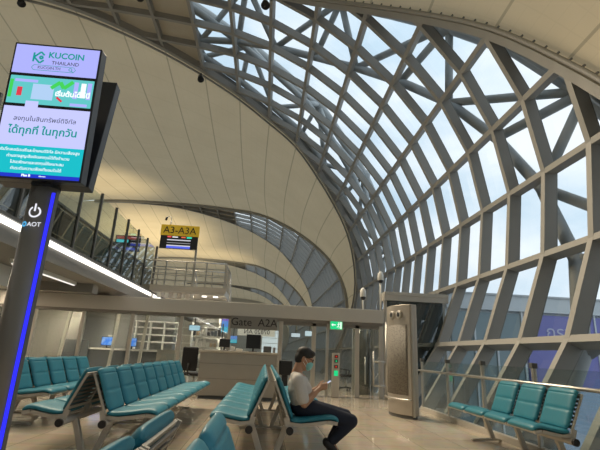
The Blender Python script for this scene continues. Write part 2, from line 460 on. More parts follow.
def gate_seat(name, loc, m, label, cat, group):
    t = thing(name, loc, label, cat, group); x, y, z = loc
    MB().box((x-0.42,y-0.24,z+0.40), (x+0.04,y+0.24,z+0.46)).build('seat', m, t, bevel=0.02)
    MB().bar((x+0.02,y,z+0.48), (x+0.20,y,z+0.95), 0.46, 0.05, (1,0,0)).build('backrest', m, t, bevel=0.02)
    MB().tube([(x-0.2,y,z+0.40), (x-0.2,y,z)], 0.03).build('leg', SEATMETAL, t, smooth=True)
    return t
MGREY = mat('mezzanine_seat_grey', (0.17,0.18,0.18), 0.5); MTEAL = mat('mezzanine_seat_teal', (0.16,0.30,0.34), 0.45)
for i in range(12):
    y = 7.9 + 0.6*i
    if i < 4: gate_seat('lounge_seat', (-4.75,y,2.9), MGREY, 'grey seat in the upper floor row behind the glass balustrade', 'seat', 'grey seats on the upper floor')
    else: gate_seat('lounge_seat', (-4.75,y,2.9), MTEAL, 'pale teal seat in the upper floor row behind the glass balustrade', 'seat', 'teal seats on the upper floor')

LZ = 3.14
ld = thing('landing_bridge', (-2.9, 16.2, LZ-0.22), 'railed landing bridge at the end of the upper floor', 'bridge')
bx('deck', (-4.5,15.5,LZ-0.22), (-1.5,17.4,LZ), PALEW, ld)
bx('deck_edge', (-4.5,15.46,LZ-0.16), (-1.46,15.5,LZ+0.02), ALUP, ld)
for yy in (15.53, 17.31):
    for z in (0.2, 0.43, 0.65): bx('rail', (-4.4,yy-0.01,LZ+z), (-1.52,yy+0.02,LZ+z+0.03), ALU, ld)
    MB().tube([(-4.4,yy,LZ+0.88), (-1.5,yy,LZ+0.88)], 0.028).build('handrail', ALU, ld, smooth=True)
    for x in (-4.3,-3.6,-2.9,-2.2,-1.54): bx('post', (x-0.02,yy-0.03,LZ), (x+0.02,yy+0.02,LZ+0.88), ALU, ld)
for y in (15.9,16.5,17.0): bx('post', (-1.55,y,LZ), (-1.51,y+0.04,LZ+0.88), ALU, ld)
MB().tube([(-1.53,15.53,LZ+0.88), (-1.53,17.31,LZ+0.88)], 0.028).build('handrail', ALU, ld, smooth=True)
for i in range(6): MB().box((-4.1+0.28*i,15.6,LZ-0.38), (-3.98+0.28*i,15.75,LZ-0.22)).build('cable_box', WHITE, ld)
for x in (-2.25, -1.85):
    q = MB().tube([(x,16.0,LZ-0.26),(x,16.0,LZ-0.22)], 0.09, 14).build('deck_light', emis('deck_light', (1,0.95,0.85), 1.6), ld)
    l = bpy.data.lights.new('lamp', 'AREA'); l.energy = 45; l.color = (1,0.9,0.75); l.size = 0.17; l.shape = 'DISK'
    o = bpy.data.objects.new('lamp', l); COL.objects.link(o); o.parent = ld; o.location = V((x,15.9,LZ-0.28)) - ld.location
struct(bx('trim_7', (-1.75,17.05,0), (-1.55,17.25,LZ-0.22), PALEW))
stt = thing('staircase', (-1.6, 19, 0), 'railed staircase leading down from the landing bridge', 'staircase')
st = MB()
for i in range(15): st.box((-2.9,17.42+0.27*i,LZ-0.21*(i+1)-0.18), (-1.5,17.42+0.27*(i+1),LZ-0.21*(i+1)))
st.build('steps', PALEW, stt)
for x in (-2.88,-1.52):
    MB().tube([(x,17.42,LZ+0.88), (x,21.4,0.95)], 0.025).build('handrail', ALU, stt, smooth=True)
    for i in range(7):
        y = 17.6+0.6*i; zt = LZ+0.88-(LZ-0.07)*(y-17.42)/3.98; MB().tube([(x,y,max(0.0,zt-0.98)), (x,y,zt)], 0.018, 8).build('baluster', ALU, stt, smooth=True)

a3 = thing('direction_sign', (-3.4, 16.0, LZ), 'yellow A3-A3A direction sign over a black flight display on the landing', 'sign')
for x in (-4.13, -2.72): bx('post', (x-0.035,15.97,LZ), (x+0.035,16.05,4.62), DARKSTEEL if x < -4 else ALU, a3)
bx('yellow_panel', (-4.07,15.96,5.05), (-2.68,16.06,5.46), YELLOW, a3)
text('A3-A3A', 0.36, (-3.38,15.955,5.25), (1,0,0), (0,0,1), INK, a3)
fd = bx('flight_display', (-4.05,15.96,4.57), (-2.70,16.06,5.05), BEZEL, a3)
for x0,x1,z0,z1,c in ((-3.8,-3.66,4.98,5.03,(0.8,0.1,0.1)), (-3.62,-3.42,4.98,5.02,(0.8,0.8,0.8)), (-3.3,-3.14,4.98,5.02,(0.8,0.15,0.08)), (-3.1,-2.92,4.97,5.03,(0.05,0.7,0.45)),
                      (-3.8,-2.95,4.87,4.91,(0.55,0.55,0.6)), (-3.8,-2.95,4.77,4.79,(0.3,0.3,0.32)), (-3.8,-2.95,4.66,4.70,(0.6,0.6,0.65)), (-3.8,-2.95,4.58,4.66,(0.10,0.14,0.75))):
    bx('screen_row', (x0,15.952,z0), (x1,15.96,z1), emis('row', c, 0.9), fd)
fs = thing('flight_screen', (-4.95, 15.2, 2.90), 'small blue and red flight screen behind the glass left of the yellow sign', 'screen')
bx('post', (-4.98,15.18,2.9), (-4.92,15.24,4.3), DARKSTEEL, fs); bx('housing', (-5.35,15.14,4.2), (-4.5,15.2,4.75), BEZEL, fs)
bx('screen_row', (-5.3,15.13,4.62), (-4.55,15.14,4.72), emis('fs1', (0.5,0.12,0.10), 0.6), fs); bx('screen_row', (-5.3,15.13,4.50), (-4.9,15.14,4.6), emis('fs2', (0.1,0.6,0.65), 0.9), fs)
bx('screen_row', (-5.3,15.13,4.24), (-4.55,15.14,4.33), emis('fs3', (0.08,0.1,0.5), 0.7), fs)
def cctv(x, y, z0, z1, label, bullet=False):
    t = thing('security_camera', (x, y, z0), label, 'camera')
    MB().tube([(x,y,z0), (x,y,z1)], 0.028, 10).build('pole', WHITE, t, smooth=True)
    if bullet:
        MB().tube([(x,y,z1), (x,y,z1+0.12), (x-0.08,y,z1+0.18), (x-0.18,y,z1+0.14)], 0.015, 8).build('arm', WHITE, t, smooth=True)
        MB().tube([(x-0.18,y,z1+0.14), (x-0.2,y,z1+0.02)], 0.04, 10).build('lens', BLACK, t, smooth=True)
    else:
        MB().tube([(x,y,z1-0.02), (x,y,z1+0.04), (x,y,z1+0.20), (x,y,z1+0.26), (x,y,z1+0.30)], [0.05,0.09,0.09,0.06,0.02], 14).build('housing', WHITE, t, smooth=True)
        MB().ell((x,y-0.01,z1+0.01), (0.075,0.075,0.08)).build('dome', BLACK, t, smooth=True)
    return t
cctv(-3.75, 16.02, 5.46, 5.62, 'small hooked camera on top of the yellow sign', True)
cctv(2.83, 13.0, 2.43, 2.78, 'white dome camera on a short pole above the gate header')
cctv(3.38, 13.06, 2.43, 3.32, 'white dome camera on a tall pole beside the tinted glass enclosure')

# uplights on the upper floor washing the fabric roof
def uplight(x, y, z, power, ang, tilt, label):
    t = thing('uplight', (x, y, z), label, 'lamp', 'uplights on the upper floor')
    MB().tube([(x,y,z), (x,y,z+0.25), (x,y,z+0.27)], [0.06,0.14,0.15], 14).build('housing', DARKSTEEL, t, smooth=True)
    l = bpy.data.lights.new('lamp', 'SPOT'); l.energy = power; l.color = (1.0, 0.87, 0.58); l.spot_size = math.radians(ang); l.spot_blend = 0.9; l.shadow_soft_size = 0.25
    o = bpy.data.objects.new('lamp', l); COL.objects.link(o); o.parent = t; o.location = (0, 0, 0.32); o.rotation_euler = (math.radians(180), tilt, 0)
for x, y, z, pw_, an in ((-12.5, 9.0, 2.9, 400, 120), (-15, 36, 0, 5200, 52), (-13.5, 50, 0, 8000, 70), (-11, 62, 0, 6000, 90)):
    uplight(x, y, z, pw_, an, 0, 'floor-standing uplight behind the upper floor screen washing the fabric roof')

# spotlights hung from the arch edges, shining down on the seats
def spot(pt, tgt, power, label):
    t = thing('spotlight', pt, label, 'lamp', 'spotlights on the roof arches')
    d = (V(tgt) - V(pt)).normalized(); p = V(pt)
    MB().tube([p - d*0.22, p - d*0.18, p, p + d*0.12], [0.05,0.11,0.13,0.16], 14, caps=True).build('housing', BLACK, t, smooth=True)
    MB().tube([p, p + V((0,0,0.3))], 0.03, 8).build('bracket', BLACK, t, smooth=True)
    l = bpy.data.lights.new('lamp', 'SPOT'); l.energy = power; l.color = (1.0, 0.84, 0.62); l.spot_size = math.radians(95); l.spot_blend = 0.9; l.shadow_soft_size = 0.6
    o = bpy.data.objects.new('lamp', l); COL.objects.link(o); o.parent = t; o.location = d*0.2; o.rotation_euler = d.to_track_quat('-Z', 'Y').to_euler()
SP = 2300
for k, e, tg in ((4, FAR, (-3,10,0)), (8, FAR, (0.0,11,0)), (5, NEAR, (-4,6,0)), (7, NEAR, (-1.5,8,0)), (10, NEAR, (0.5,5,0))):
    q = P3(S[k], e[k]) - N3(normal(S,k))*0.45
    spot(q, tg, SP, 'small black spotlight hung from the edge arch of the glazing')

# under the mezzanine
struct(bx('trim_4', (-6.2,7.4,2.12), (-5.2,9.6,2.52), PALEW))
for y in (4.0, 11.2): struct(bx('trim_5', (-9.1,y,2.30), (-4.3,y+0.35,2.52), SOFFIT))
def area(par, loc, size, power, col=(1.0,0.86,0.66)):
    l = bpy.data.lights.new('lamp', 'AREA'); l.energy = power; l.color = col; l.size = size; l.shape = 'DISK'
    o = bpy.data.objects.new('lamp', l); COL.objects.link(o); o.parent = par; o.location = loc
for i, (x, y) in enumerate(((-5.0,11.4), (-7.0,9.0), (-6.8,5.2), (-5.0,6.6), (-7.5,12.0))):  # lamps added to brighten the dark space below the upper floor
    t = thing('fill_light', (x,y,2.42), 'round lamp added to brighten the space under the upper floor', 'lamp', 'lamps added under the upper floor')
    MB().tube([(x,y,2.52), (x,y,2.44)], 0.11, 16).build('trim_ring', ALU, t); MB().tube([(x,y,2.445), (x,y,2.43)], 0.08, 16).build('diffuser', emis('fill_light', (1,0.9,0.75), 3.0), t); area(t, (0,0,-0.02), 0.16, 28)
tube_l = thing('tube_light', (-4.65, 9.5, 2.40), 'thin white tube light under the upper floor', 'lamp')
bx('housing', (-4.68,8.2,2.44), (-4.62,11.0,2.52), WHITE, tube_l); bx('tube', (-4.67,8.25,2.42), (-4.63,10.95,2.44), emis('tube', (1,0.95,0.85), 0.9), tube_l)
lw = tag(bx('wall_light_panel', (-9.1,3.0,0.7), (-9.06,6.2,2.1), PALEW), 'pale flat panel on the wall left of the display pole', 'panel')

# ------------------------------------------------------------------ gate screen
gs = thing('gate_screen', (-1.5, 13.0, 0), 'long glazed gate partition with a deep metal header', 'partition')
HEADM = mat('header_cladding', (0.55,0.52,0.47), 0.4, 0.15, noise=0.05, nscale=1.0)
bx('header', (-9.1,12.86,2.05), (3.42,13.25,2.43), HEADM, gs, 0.01)
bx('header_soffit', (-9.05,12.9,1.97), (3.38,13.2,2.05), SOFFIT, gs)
px = [-8.0,-6.4,-5.1,-3.75,-2.38,-1.02,0.44,1.40,2.66,3.36]
for i, x in enumerate(px):
    w = 0.045 if x < 0 else 0.06
    bx('post', (x-w,12.95,0), (x+w,13.05,1.97), ALUP, gs, 0.008)
    if i+1 < len(px): bx('glass_pane', (x+w,12.995,0.05), (px[i+1]-w,13.005,1.97), GGLASS, gs)
    if i+1 < len(px) and x < 0: bx('bottom_rail', (x+w,12.97,0.0), (px[i+1]-w,13.03,0.08), ALUP, gs)
MB().tube([(3.42,12.6,0), (3.42,12.6,2.05)], 0.045).build('pole', ALU, gs, smooth=True)
for z in (0.35, 0.98): MB().tube([(3.05,12.6,z), (3.42,12.6,z)], 0.03).build('grab_rail', ALU, gs, smooth=True)
MB().tube([(3.05,12.6,0.35), (3.05,12.6,1.25)], 0.025).build('grab_rail', ALU, gs, smooth=True)
# transom bars of the doorway
bx('door_frame', (1.76,12.93,0), (1.83,13.07,1.97), ALU, gs); bx('transom', (0.5,12.95,1.88), (3.3,13.05,1.97), SOFFIT, gs)
enc = thing('glass_enclosure', (4.4, 13.3, 0), 'tinted glass enclosure between the gate and the window wall', 'enclosure')
bx('roof_edge', (3.45,12.9,2.74), (5.4,13.3,2.98), HEADM, enc); bx('roof_lip', (3.45,12.86,2.90), (5.4,12.9,2.99), HEADM, enc)
bx('tinted_glass', (3.5,13.0,-0.2), (5.25,13.02,2.74), DGLASS, enc); bx('post', (3.46,12.96,0), (3.54,13.06,2.74), ALUP, enc)

sg = thing('gate_sign', (-0.34, 12.8, 1.68), 'grey Gate A2A sign hanging under the header', 'sign')
bx('panel', (-0.99,12.80,1.70), (0.32,12.86,2.05), SIGNGREY, sg)
text('Gate  A2A', 0.30, (-0.33,12.795,1.88), (1,0,0), (0,0,1), INK, sg)
s2 = thing('flight_sign', (-0.2, 14.0, 1.5), 'cream back-to-front flight number sign hanging behind the glass', 'sign')
bx('panel', (-0.85,14.0,1.56), (0.30,14.05,1.80), SIGNWHITE, s2); text('07820 AN', 0.19, (-0.26,13.995,1.68), (-1,0,0), (0,0,1), INK, s2)
for x in (-0.7, 0.2): bx('hanger', (x,14.01,1.80), (x+0.03,14.04,2.3), DARKSTEEL, s2)
ex = thing('exit_sign', (2.01, 12.775, 1.80), 'green emergency exit sign with running man above the door', 'sign')
bx('housing', (1.83,12.795,1.80), (2.20,12.855,2.05), ALUP, ex); bx('face', (1.845,12.785,1.815), (2.185,12.795,2.035), GREENE, ex)
EW = emis('exit_white', (0.9,1.0,0.9), 0.95)
mb = MB(); mb.bar((1.88,12.781,1.925),(2.0,12.781,1.925),0.02,0.024,(0,-0.0,1)); mb.add([(1.865,12.780,1.935),(1.92,12.780,1.975),(1.92,12.780,1.895)],[(0,1,2)]); mb.build('arrow', EW, ex)
mb = MB(); mb.ell((2.085,12.783,1.995),(0.018,0.003,0.018)); mb.bar((2.085,12.781,1.975),(2.075,12.781,1.915),0.02,0.004,(0,-1,0)); mb.bar((2.075,12.781,1.915),(2.03,12.781,1.865),0.016,0.004,(0,-1,0))
mb.bar((2.075,12.781,1.915),(2.10,12.781,1.88),0.016,0.004,(0,-1,0)); mb.bar((2.10,12.781,1.88),(2.085,12.781,1.84),0.016,0.004,(0,-1,0)); mb.bar((2.04,12.781,1.95),(2.125,12.781,1.955),0.014,0.004,(0,-1,0)); mb.build('running_figure', EW, ex)
MB().box((2.13,12.781,1.83),(2.165,12.785,2.02)).build('door_symbol', EW, ex)
rd = thing('door_control_post', (2.0, 12.7, 0), 'slim pale door post with red and green indicator panel', 'post')
bx('body', (1.90,12.62,0), (2.10,12.74,1.16), ALUP, rd, 0.01)
for z, m_ in ((1.07,REDE), (0.95,GREENE), (0.80,REDE)):
    q = bx('indicator', (1.955,12.605,z-0.04), (2.055,12.62,z+0.04), BLACK, rd); bx('light', (1.985,12.60,z-0.018), (2.025,12.605,z+0.018), m_, q)
bx('green_label', (1.95,12.612,0.56), (2.06,12.62,0.70), GREENE, rd)

for x, y in ((-7.4,14.6), (-5.6,14.6), (-6.6,15.7), (-5.0,15.7)):  # more added lamps, lifting the light level behind the gate glass
    t = thing('fill_light', (x,y,2.34), 'round lamp added to brighten the room behind the gate glass', 'lamp', 'lamps added behind the gate glass')
    MB().tube([(x,y,2.40), (x,y,2.34)], 0.11, 16).build('trim_ring', ALU, t); MB().tube([(x,y,2.345), (x,y,2.33)], 0.08, 16).build('diffuser', emis('fill_light', (1,0.9,0.75), 3.0), t); area(t, (0,0,-0.02), 0.16, 28)

# ------------------------------------------------------------------ gate desk and what stands on it
dk = thing('gate_desk', (-0.62, 11.45, 0), 'grey panelled gate counter under the gate sign', 'counter')
bx('body', (-1.52,11.12,0.06), (0.33,11.75,1.04), DESK, dk, 0.012); bx('top', (-1.56,11.08,1.04), (0.36,11.80,1.09), mat('desk_top', (0.45,0.41,0.35), 0.3), dk, 0.01)
bx('plinth', (-1.48,11.16,0), (0.30,11.7,0.06), DCOUNT, dk)
for z in (0.44, 0.78): bx('groove', (-1.522,11.112,z), (0.332,11.12,z+0.012), SIGNGREY, dk)
def monitor(x, y, z, w, h, label, face=BLACK, group=None):
    t = thing('monitor', (x, y, z), label, 'monitor', group)
    bx('base', (x-0.1,y-0.08,z), (x+0.1,y+0.08,z+0.015), BLACK, t); bx('stand', (x-0.02,y-0.01,z+0.01), (x+0.02,y+0.03,z+0.12), BLACK, t)
    bx('housing', (x-w/2,y-0.03,z+0.08), (x+w/2,y+0.02,z+0.08+h), BLACK, t, 0.006)
    if face is not BLACK: bx('screen', (x-w/2+0.015,y-0.034,z+0.095), (x+w/2-0.015,y-0.03,z+0.065+h), face, t)
    return t
monitor(-0.28, 11.5, 1.09, 0.36, 0.34, 'large black monitor on the gate counter seen from behind')
monitor(-1.0, 11.6, 1.09, 0.27, 0.20, 'small black monitor at the left end of the gate counter')
tag(bx('card_printer', (-0.02,11.4,1.09), (0.18,11.65,1.24), DCOUNT, None, 0.015), 'low dark printer beside the large monitor on the counter', 'printer')
for i, (x, w, h, c) in enumerate(((-0.62,0.16,0.06,(0.7,0.68,0.62)), (-0.78,0.10,0.10,(0.6,0.58,0.55)), (0.25,0.06,0.13,(0.25,0.25,0.26)))):
    tag(bx(('paper_tray','tape_holder','phone_handset')[i], (x-w/2,11.35,1.09), (x+w/2,11.55,1.09+h), mat('deskitem', c, 0.5), None, 0.01),
        ('pale tray of papers left of the large monitor', 'small pale box on the counter between tray and small monitor', 'dark handset at the right end of the counter')[i], ('tray','box','telephone')[i])
scn = thing('boarding_reader', (0.55, 11.5, 0), 'black boarding pass reader stand at the right end of the counter', 'reader')
bx('stand', (0.48,11.45,0), (0.62,11.55,0.6), BLACK, scn); bx('head', (0.40,11.36,0.58), (0.72,11.62,0.92), BLACK, scn, 0.02)

def office_chair(loc, rz, label):
    t = thing('office_chair', loc, label, 'chair', 'black office chairs'); t.rotation_euler.z = 0
    c, s_ = math.cos(rz), math.sin(rz); Tm = Matrix.Translation(V(loc)) @ Matrix.Rotation(rz, 4, 'Z')
    def B(): m_ = MB(); m_.T = Tm; return m_
    B().box((-0.23,-0.23,0.44), (0.23,0.23,0.52)).build('seat', CHAIRB, t, bevel=0.04, seg=3)
    B().box((-0.22,0.24,0.56), (0.22,0.32,1.14)).build('backrest', CHAIRB, t, bevel=0.038, seg=4)
    B().tube([(0,0.1,0.44),(0,0.33,0.46),(0,0.32,0.75)], 0.025).build('back_support', BLACK, t, smooth=True)
    B().tube([(0,0,0.44),(0,0,0.10)], 0.03).build('column', ALU, t, smooth=True)
    for sx in (-1,1): B().tube([(sx*0.24,0.05,0.48),(sx*0.29,0.05,0.66),(sx*0.29,-0.15,0.67)], 0.02).build('armrest', BLACK, t, smooth=True)
    for i in range(5):
        a = i*2*math.pi/5; g = B(); g.tube([(0,0,0.11),(0.29*math.cos(a),0.29*math.sin(a),0.07)], 0.02); leg = g.build('leg', BLACK, t, smooth=True)
        w = B(); w.ell((0.29*math.cos(a),0.29*math.sin(a),0.035), (0.035,0.035,0.035)); w.build('castor', BLACK, leg, smooth=True)
office_chair((-1.76, 12.15, 0), 2.75, 'black office chair left of the gate counter')
office_chair((2.75, 15.2, 0), -math.pi/2, 'black office chair seen through the gate door')

# ------------------------------------------------------------------ behind the glass
struct(bx('wall_gate', (-9.1,17.2,0), (-3.4,17.35,2.5), GREYW)); struct(bx('wall_stone', (-9.1,16.3,0), (-6.35,16.45,2.5), STONE))
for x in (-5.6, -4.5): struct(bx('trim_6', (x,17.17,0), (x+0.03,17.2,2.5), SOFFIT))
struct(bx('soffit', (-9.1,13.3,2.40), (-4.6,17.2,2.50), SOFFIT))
for i, (x, xt) in enumerate(((-6.75,-6.55), (-5.1,-4.95), (-4.15,-4.0), (-2.95,-2.9))):
    t = tag(MB().bar((x,15.6,0), (xt,15.6,2.4 if x < -4 else 2.02), 0.09, 0.09, (0,1,0)).build('steel_post', ALUP), 'slim leaning steel post behind the gate glass', 'post', 'steel posts behind the gate glass')
ctr = thing('check_in_counter', (-5.2, 16.4, 0), 'long dark counter behind the gate glass', 'counter')
bx('body', (-6.3,16.1,0), (-3.2,16.7,0.93), DCOUNT, ctr); bx('top', (-6.35,16.05,0.93), (-3.15,16.75,0.99), PALEW, ctr)
bx('screen_panel', (-6.9,16.0,0.5), (-5.95,16.05,1.22), DCOUNT, ctr); bx('screen_panel', (-3.65,16.0,0.45), (-2.6,16.05,1.02), DESK, ctr)
SKYS = mat('wallpaper_screen', (0.02,0.1,0.4), 0.3)
n_ = SKYS.node_tree; bb = n_.nodes['Principled BSDF']; cc = n_.nodes.new('ShaderNodeTexCoord'); nn_ = n_.nodes.new('ShaderNodeTexNoise'); nn_.inputs['Scale'].default_value = 6
rr = n_.nodes.new('ShaderNodeValToRGB'); rr.color_ramp.elements[0].position = 0.45; rr.color_ramp.elements[0].color = (0.03,0.2,0.75,1); rr.color_ramp.elements[1].position = 0.65; rr.color_ramp.elements[1].color = (0.6,0.75,0.95,1)
n_.links.new(cc.outputs['Object'], nn_.inputs['Vector']); n_.links.new(nn_.outputs['Fac'], rr.inputs[0]); n_.links.new(rr.outputs[0], bb.inputs['Emission Color']); bb.inputs['Emission Strength'].default_value = 0.6
monitor(-5.45, 16.3, 0.99, 0.40, 0.30, 'blue sky wallpaper monitor on the dark counter, the left of two', SKYS)
monitor(-4.60, 16.3, 0.99, 0.32, 0.30, 'blue sky wallpaper monitor on the dark counter, the right of two', SKYS)
tag(bx('notice', (-5.75,17.18,1.18), (-5.5,17.2,1.45), WHITE), 'small white notice on the grey wall behind the gate', 'notice')
rk = thing('white_rack', (-3.95, 16.95, 0), 'white slatted rack standing behind the gate glass', 'rack')
for x in (-4.7,-4.2,-3.7,-3.2): bx('upright', (x-0.02,16.85,0), (x+0.02,17.05,2.0), WHITE, rk)
for z in (0.5,0.95,1.25,1.5,1.75,1.97): bx('shelf', (-4.75,16.82,z), (-3.15,17.08,z+0.04), WHITE, rk)
cab = thing('white_cabinet', (-2.6, 15.2, 0), 'narrow pale cabinet with shelves behind the office chair', 'cabinet')
bx('body', (-2.8,15.1,0), (-2.42,15.5,1.95), PALEW, cab)
for z in (1.0,1.25,1.5,1.75): bx('shelf_edge', (-2.81,15.07,z), (-2.41,15.1,z+0.03), WHITE, cab)
def hang_screen(name, x, y, z0, z1, w, cols, label):
    t = thing(name, (x, y, z0), label, 'screen'); bx('housing', (x-w/2,y,z0), (x+w/2,y+0.06,z1), BEZEL, t)
    k = len(cols)
    for i, c in enumerate(cols):
        a = z0+0.01+(z1-z0-0.02)*i/k; b = z0+0.01+(z1-z0-0.02)*(i+1)/k
        bx('screen', (x-w/2+0.01,y-0.006,a), (x+w/2-0.01,y,b), emis('scr', c, 0.75), t)
    bx('hanger', (x-0.015,y+0.01,z1), (x+0.015,y+0.04,2.5), DARKSTEEL, t)
hang_screen('blue_screen', -1.47, 17.0, 1.72, 2.36, 0.36, [(0.1,0.55,0.75),(0.15,0.35,0.85),(0.3,0.2,0.7)], 'tall purple and blue screen left of the gate sign')
hang_screen('blue_screen', -1.18, 17.2, 1.36, 1.64, 0.30, [(0.1,0.5,0.6),(0.15,0.3,0.7)], 'small teal screen below the tall purple screen')
hang_screen('pale_screen', -2.30, 14.9, 1.66, 1.84, 0.36, [(0.55,0.8,0.9),(0.5,0.75,0.85)], 'pale blue screen hanging above the office chair')
hang_screen('pale_screen', 1.62, 16.5, 1.72, 1.92, 0.36, [(0.7,0.85,0.9)], 'pale blue screen behind the gate door, the right of two')
hang_screen('pale_screen', 1.18, 17.5, 1.70, 1.86, 0.36, [(0.7,0.8,0.85)], 'pale blue screen behind the gate door, the left of two')
sh = thing('lit_shop_window', (0.5, 24, 0), 'brightly lit gridded window far behind the gate counter', 'window')
bx('frame', (-0.2,24.05,0), (0.75,24.2,2.3), ALUP, sh); bx('lit_panel', (-0.15,24.0,1.0), (0.70,24.05,2.2), emis('shop', (0.8,0.88,0.88), 0.75), sh)
for i in range(8): bx('bar', (-0.15+0.115*i,23.97,1.0), (-0.14+0.115*i,24.0,2.2), ALU, sh)
for i in range(5): bx('bar', (-0.15,23.97,1.0+0.27*i), (0.70,24.0,1.02+0.27*i), ALU, sh)
gcols = [(0.55,0.5,0.45),(0.3,0.1,0.08),(0.12,0.12,0.13),(0.6,0.58,0.55),(0.2,0.22,0.25),(0.45,0.3,0.2)]
gstand = thing('goods_stand', (-2.05, 15.9, 0), 'crowded goods stand behind the glass at the left end of the counter', 'stand')
for x in (-2.66,-1.48): bx('upright', (x-0.02,15.9,0), (x+0.02,16.0,1.98), DARKSTEEL, gstand)
for z in (0.4,0.8,1.16,1.52): bx('shelf', (-2.64,15.72,z), (-1.5,16.0,z+0.02), WHITE, gstand)
gcols = [(0.75,0.72,0.68),(0.7,0.68,0.66),(0.45,0.16,0.12),(0.12,0.12,0.13),(0.8,0.78,0.74),(0.25,0.28,0.33),(0.55,0.42,0.3)]
random.seed(3)
for z in (0.82,1.18,1.54):
    for i in range(9):
        x = -2.55 + 0.122*i; hgt = random.uniform(0.12,0.30); c = random.choice(gcols)
        tag(bx('goods_box', (x-0.045,15.76,z), (x+0.045,15.9,z+hgt), mat('goods', c, 0.6), None, 0.006), 'small packet on the crowded goods stand behind the left end of the counter', 'box', 'packets on the goods stand')
for i, (x, y) in enumerate(((-1.3,15.2), (-0.6,15.4), (0.1,15.2))):
    t = thing('queue_post', (x,y,0), 'steel queue post standing behind the gate counter', 'post', 'queue posts behind the counter')
    MB().tube([(x,y,0),(x,y,0.03)], 0.16, 18).build('base', ALU, t); MB().tube([(x,y,0.03),(x,y,0.98)], 0.03).build('pole', ALU, t, smooth=True); MB().tube([(x,y,0.98),(x,y,1.04)], 0.04).build('cap', BLACK, t, smooth=True)
col_ = thing('round_column', (3.05, 14.2, 0), 'dark round glazed column just inside the gate door', 'column')
MB().tube([(3.05,14.2,0),(3.05,14.2,2.05)], 0.27, 28).build('shaft', mat('smoked_column', (0.10,0.105,0.09), 0.15, 0.3), col_, smooth=True)
for dx in (-0.3, 0.3): bx('edge_strip', (3.05+dx-0.03,13.95,0), (3.05+dx+0.03,14.05,2.05), ALU, col_)
MB().tube([(3.1,13.88,0.3),(3.1,13.88,1.1)], 0.025).build('handle', ALU, col_, smooth=True)

# ------------------------------------------------------------------ railing by the windows
rl = thing('glass_railing', (3.6, 7, 0), 'glass railing with a metal handrail in front of the window wall', 'railing')
for i, y in enumerate((10.3,8.85,7.4,5.95,4.5,3.05)):
    MB().box((3.595,y-0.03,0.0), (3.645,y+0.03,1.10)).build('post', ALU, rl, bevel=0.006)
    MB().box((3.58,y-0.04,1.05), (3.66,y+0.04,1.12)).build('post_clamp', DARKSTEEL, rl, bevel=0.006)
for a, b in ((10.3,8.85),(8.85,7.4),(7.4,5.95),(5.95,4.5),(4.5,3.05)):
    bx('glass_pane', (3.614,b+0.05,0.10), (3.626,a-0.05,1.06), RGLASS, rl)
MB().tube([(3.565,10.4,0.86),(3.565,2.9,0.86)], 0.022, 12).build('handrail', ALU, rl, smooth=True)
bx('base_rail', (3.57,2.9,0.0), (3.65,10.35,0.09), ALUP, rl)

# ------------------------------------------------------------------ air outlet tower
arc = []
L_, R_ = V((2.64,9.68)), V((2.87,8.79)); dd = (R_-L_); nn2 = V((-dd.y, dd.x)).normalized()
if nn2.x > 0: nn2 = -nn2
def arcpt(t, off=0.0): return L_ + dd*t + nn2*(0.13*(1-(2*t-1)**2) + off)
arc = [arcpt(i/16) for i in range(17)]
tw = thing('air_outlet_tower', (2.85, 9.2, 0), 'curved metal air outlet tower with a perforated front and two round nozzles', 'air conditioner')
poly = [(p.x,p.y) for p in arc] + [(3.02,8.83), (2.80,9.73)]
MB().prism(poly, 0.06, 2.16).build('body', mat('tower_metal', (0.48,0.43,0.37), 0.42, 0.6, noise=0.05), tw, bevel=0.01)
g = MB(); f0 = [arcpt(0.07+0.86*i/16, 0.006) for i in range(17)]
vs = [(p.x,p.y,0.42) for p in f0] + [(p.x,p.y,1.76) for p in f0]
g.add(vs, [(i,i+1,18+i,17+i) for i in range(16)]); gp = g.build('grille', PERF, tw, smooth=True)
sm = gp.modifiers.new('s','SOLIDIFY'); sm.thickness = 0.008
for t in (0.50, 0.74):
    c = arcpt(t, 0.0); n3 = V((nn2.x,nn2.y,0))
    q = V((c.x,c.y,1.96)); MB().tube([q-n3*0.02,q+n3*0.025,q+n3*0.03], [0.085,0.085,0.07], 18).build('nozzle', SEATMETAL, tw, smooth=True)
    MB().tube([q+n3*0.024,q+n3*0.034], 0.048, 18).build('nozzle_core', BLACK, tw)
pts = [arcpt(-0.03+1.06*i/16, 0.05) for i in range(17)]
MB().tube([(p.x,p.y,0.34) for p in pts], 0.018, 8).build('bumper_rail', ALU, tw, smooth=True)
MB().prism([(p.x,p.y) for p in [arcpt(i/16,-0.02) for i in range(17)]] + [(2.99,8.85), (2.82,9.70)], 0.0, 0.06).build('plinth', DARKSTEEL, tw)
bx('corner_strip', (2.885,8.76,0.04), (2.93,8.80,2.14), ALU, tw)

